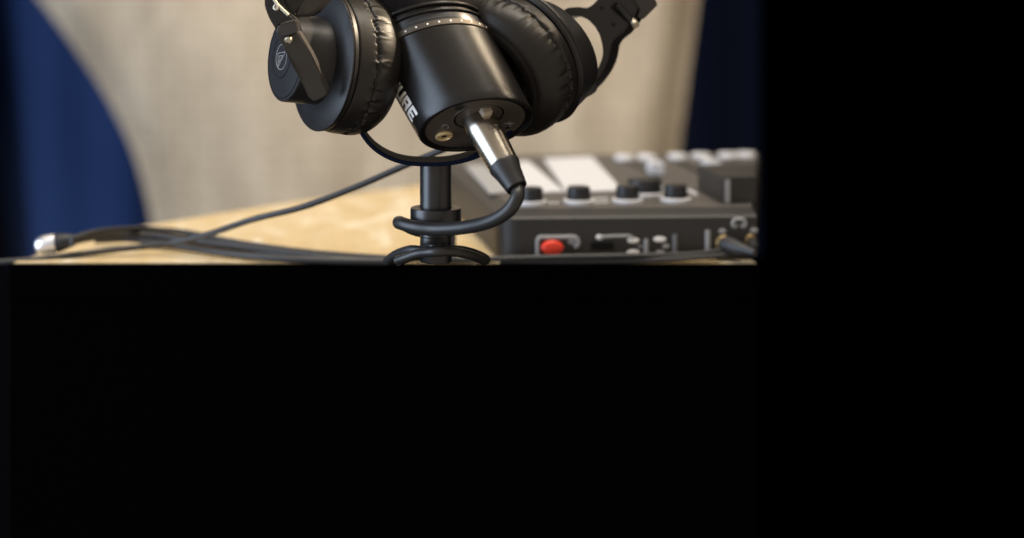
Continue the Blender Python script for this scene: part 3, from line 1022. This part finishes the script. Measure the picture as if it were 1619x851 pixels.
for a, b in ((1144, 385), (1186, 383)):
    c = front_plane(a, b)
    s_ = c.y / F
    bm = bmesh.new()
    w_ = 13 if a < 1180 else 9
    rings = [circle(c - e2 * tt, e1, UP, w_ * k * s_, 36, 13 * k * s_) for tt, k in ((-.0005, 1), (.0016, 1), (.0022, .9), (.0022, .6), (.0005, .55))]
    loft(bm, rings)
    mesh_obj('headphone_socket', bm, M_DIMGOLD, mx, angle=30)

# ------------------------------------------------------------------ cables on the table
def T(px, py, h):
    return at_z(px, py, ZT + h)
def cable(name, label, pts, rpx, m_=M_CABLE2, group=None):
    bm = bmesh.new()
    tube(bm, spline(pts, 12), rpx, 14)
    o = mesh_obj(name, bm, m_)
    tag(o, label, 'cable', group)
    return o
# the cable that hangs from behind the microphone down to the left
cable('cable', 'single dark cable slanting from behind the pole down to the left table corner',
      [P(760, 215, .965), P(700, 237, .975), P(640, 262, .985), P(560, 297, .995), P(480, 327, 1.005), P(400, 347, 1.02), P(330, 370, 1.045), P(260, 386, 1.062), P(180, 395, 1.060), P(100, 405, 1.052), P(45, 411.5, 1.047), P(0, 414.5, 1.046), P(-60, 416, 1.05), P(-150, 416, 1.05)], .0019)
# headphone leads to the mixer
cl = thing('headphone_lead', 'thin dark lead running from the white plug along the mixer front', 'cable', T(600, 408, 0.002))
bm = bmesh.new()
lead = [T(112, 379, .012), T(150, 368, .014), T(195, 363, .013), T(240, 363, .010), T(300, 369, .008), T(370, 383, .006), T(470, 397, .004), T(560, 405, .003), T(640, 409, .0028), P(740, 410.5, 1.036), P(820, 408.5, 1.034), P(900, 406.5, 1.034), P(1000, 404.5, 1.036), P(1080, 403, 1.040), P(1130, 398, 1.044), P(1155, 391, 1.050)]
tube(bm, spline(lead, 12), lambda q: .0022 - .0006 * q, 14)
mesh_obj('cord', bm, M_CABLE2, cl)
bm = bmesh.new()
c = front_plane(1146, 386)
tip = P(1166, 392, 1.040)
ax = (tip - c).normalized()
lathe(bm, c, ax, [(0, .0052), (.006, .0052), (.010, .0046), (.018, .0034), (.026, .0020)], 24)
mesh_obj('plug', bm, M_CABLE2, cl)
cl2 = thing('headphone_lead', 'short dark lead ending in the right headphone socket of the mixer', 'cable', P(1100, 410, 1.036))
bm = bmesh.new()
tube(bm, spline([P(790, 413, 1.036), P(900, 413.5, 1.035), P(1000, 412.5, 1.036), P(1080, 409, 1.038), P(1140, 404, 1.042), P(1178, 397, 1.048), P(1190, 390, 1.056)], 12), .0016, 14)
mesh_obj('cord', bm, M_CABLE2, cl2)
bm = bmesh.new()
c = front_plane(1190, 385)
lathe(bm, c, (P(1191, 390, 1.040) - c).normalized(), [(0, .0036), (.006, .0036), (.012, .0030), (.018, .0018)], 24)
mesh_obj('plug', bm, M_CABLE2, cl2)
cable('cable', 'dark cable on top of the table bundle running from the white plug to the pole',
      [T(110, 383, .010), T(160, 374, .009), T(215, 371, .008), T(280, 377, .007), T(350, 387, .006), T(430, 397, .005), T(520, 408, .004), T(580, 412, .0032), T(625, 412, .003)], .0021)
cable('cable', 'dark cable lowest in the table bundle nearest the front edge',
      [T(150, 380, .004), T(205, 378, .0045), T(255, 385, .004), T(315, 395, .0035), T(385, 404, .003), T(460, 410, .003), T(540, 413, .003), T(610, 414, .003)], .0022)
cable('cable', 'dark cable in the middle of the table bundle fading behind the others',
      [T(205, 374, .003), T(260, 378, .003), T(330, 388, .003), T(400, 399, .003), T(470, 406, .003), T(560, 411, .003), T(640, 412.5, .003)], .0019)
# white plug lying at the table corner
pl = thing('cable_plug', 'white metal cable plug with a black boot at the table corner', 'plug', T(78, 392, 0))
a0, a1 = T(62, 389, .007), T(88, 385, .0085)
a2 = T(118, 379, .011)
bm = bmesh.new()
lathe(bm, a0, a1 - a0, [(-.0030, .0012), (-.0024, .0030), (-.0010, .0046), (.001, .0055), (.004, .0060), ((a1 - a0).length, .0060)], 32)
mesh_obj('shell', bm, M_STEEL, pl, angle=40)
bm = bmesh.new()
L = (a2 - a1).length
lathe(bm, a1, a2 - a1, [(0.0002, .0054), (.002, .0058), (L * .5, .0050), (L, .0034)], 32)
mesh_obj('boot', bm, M_KNOB, pl, angle=40)
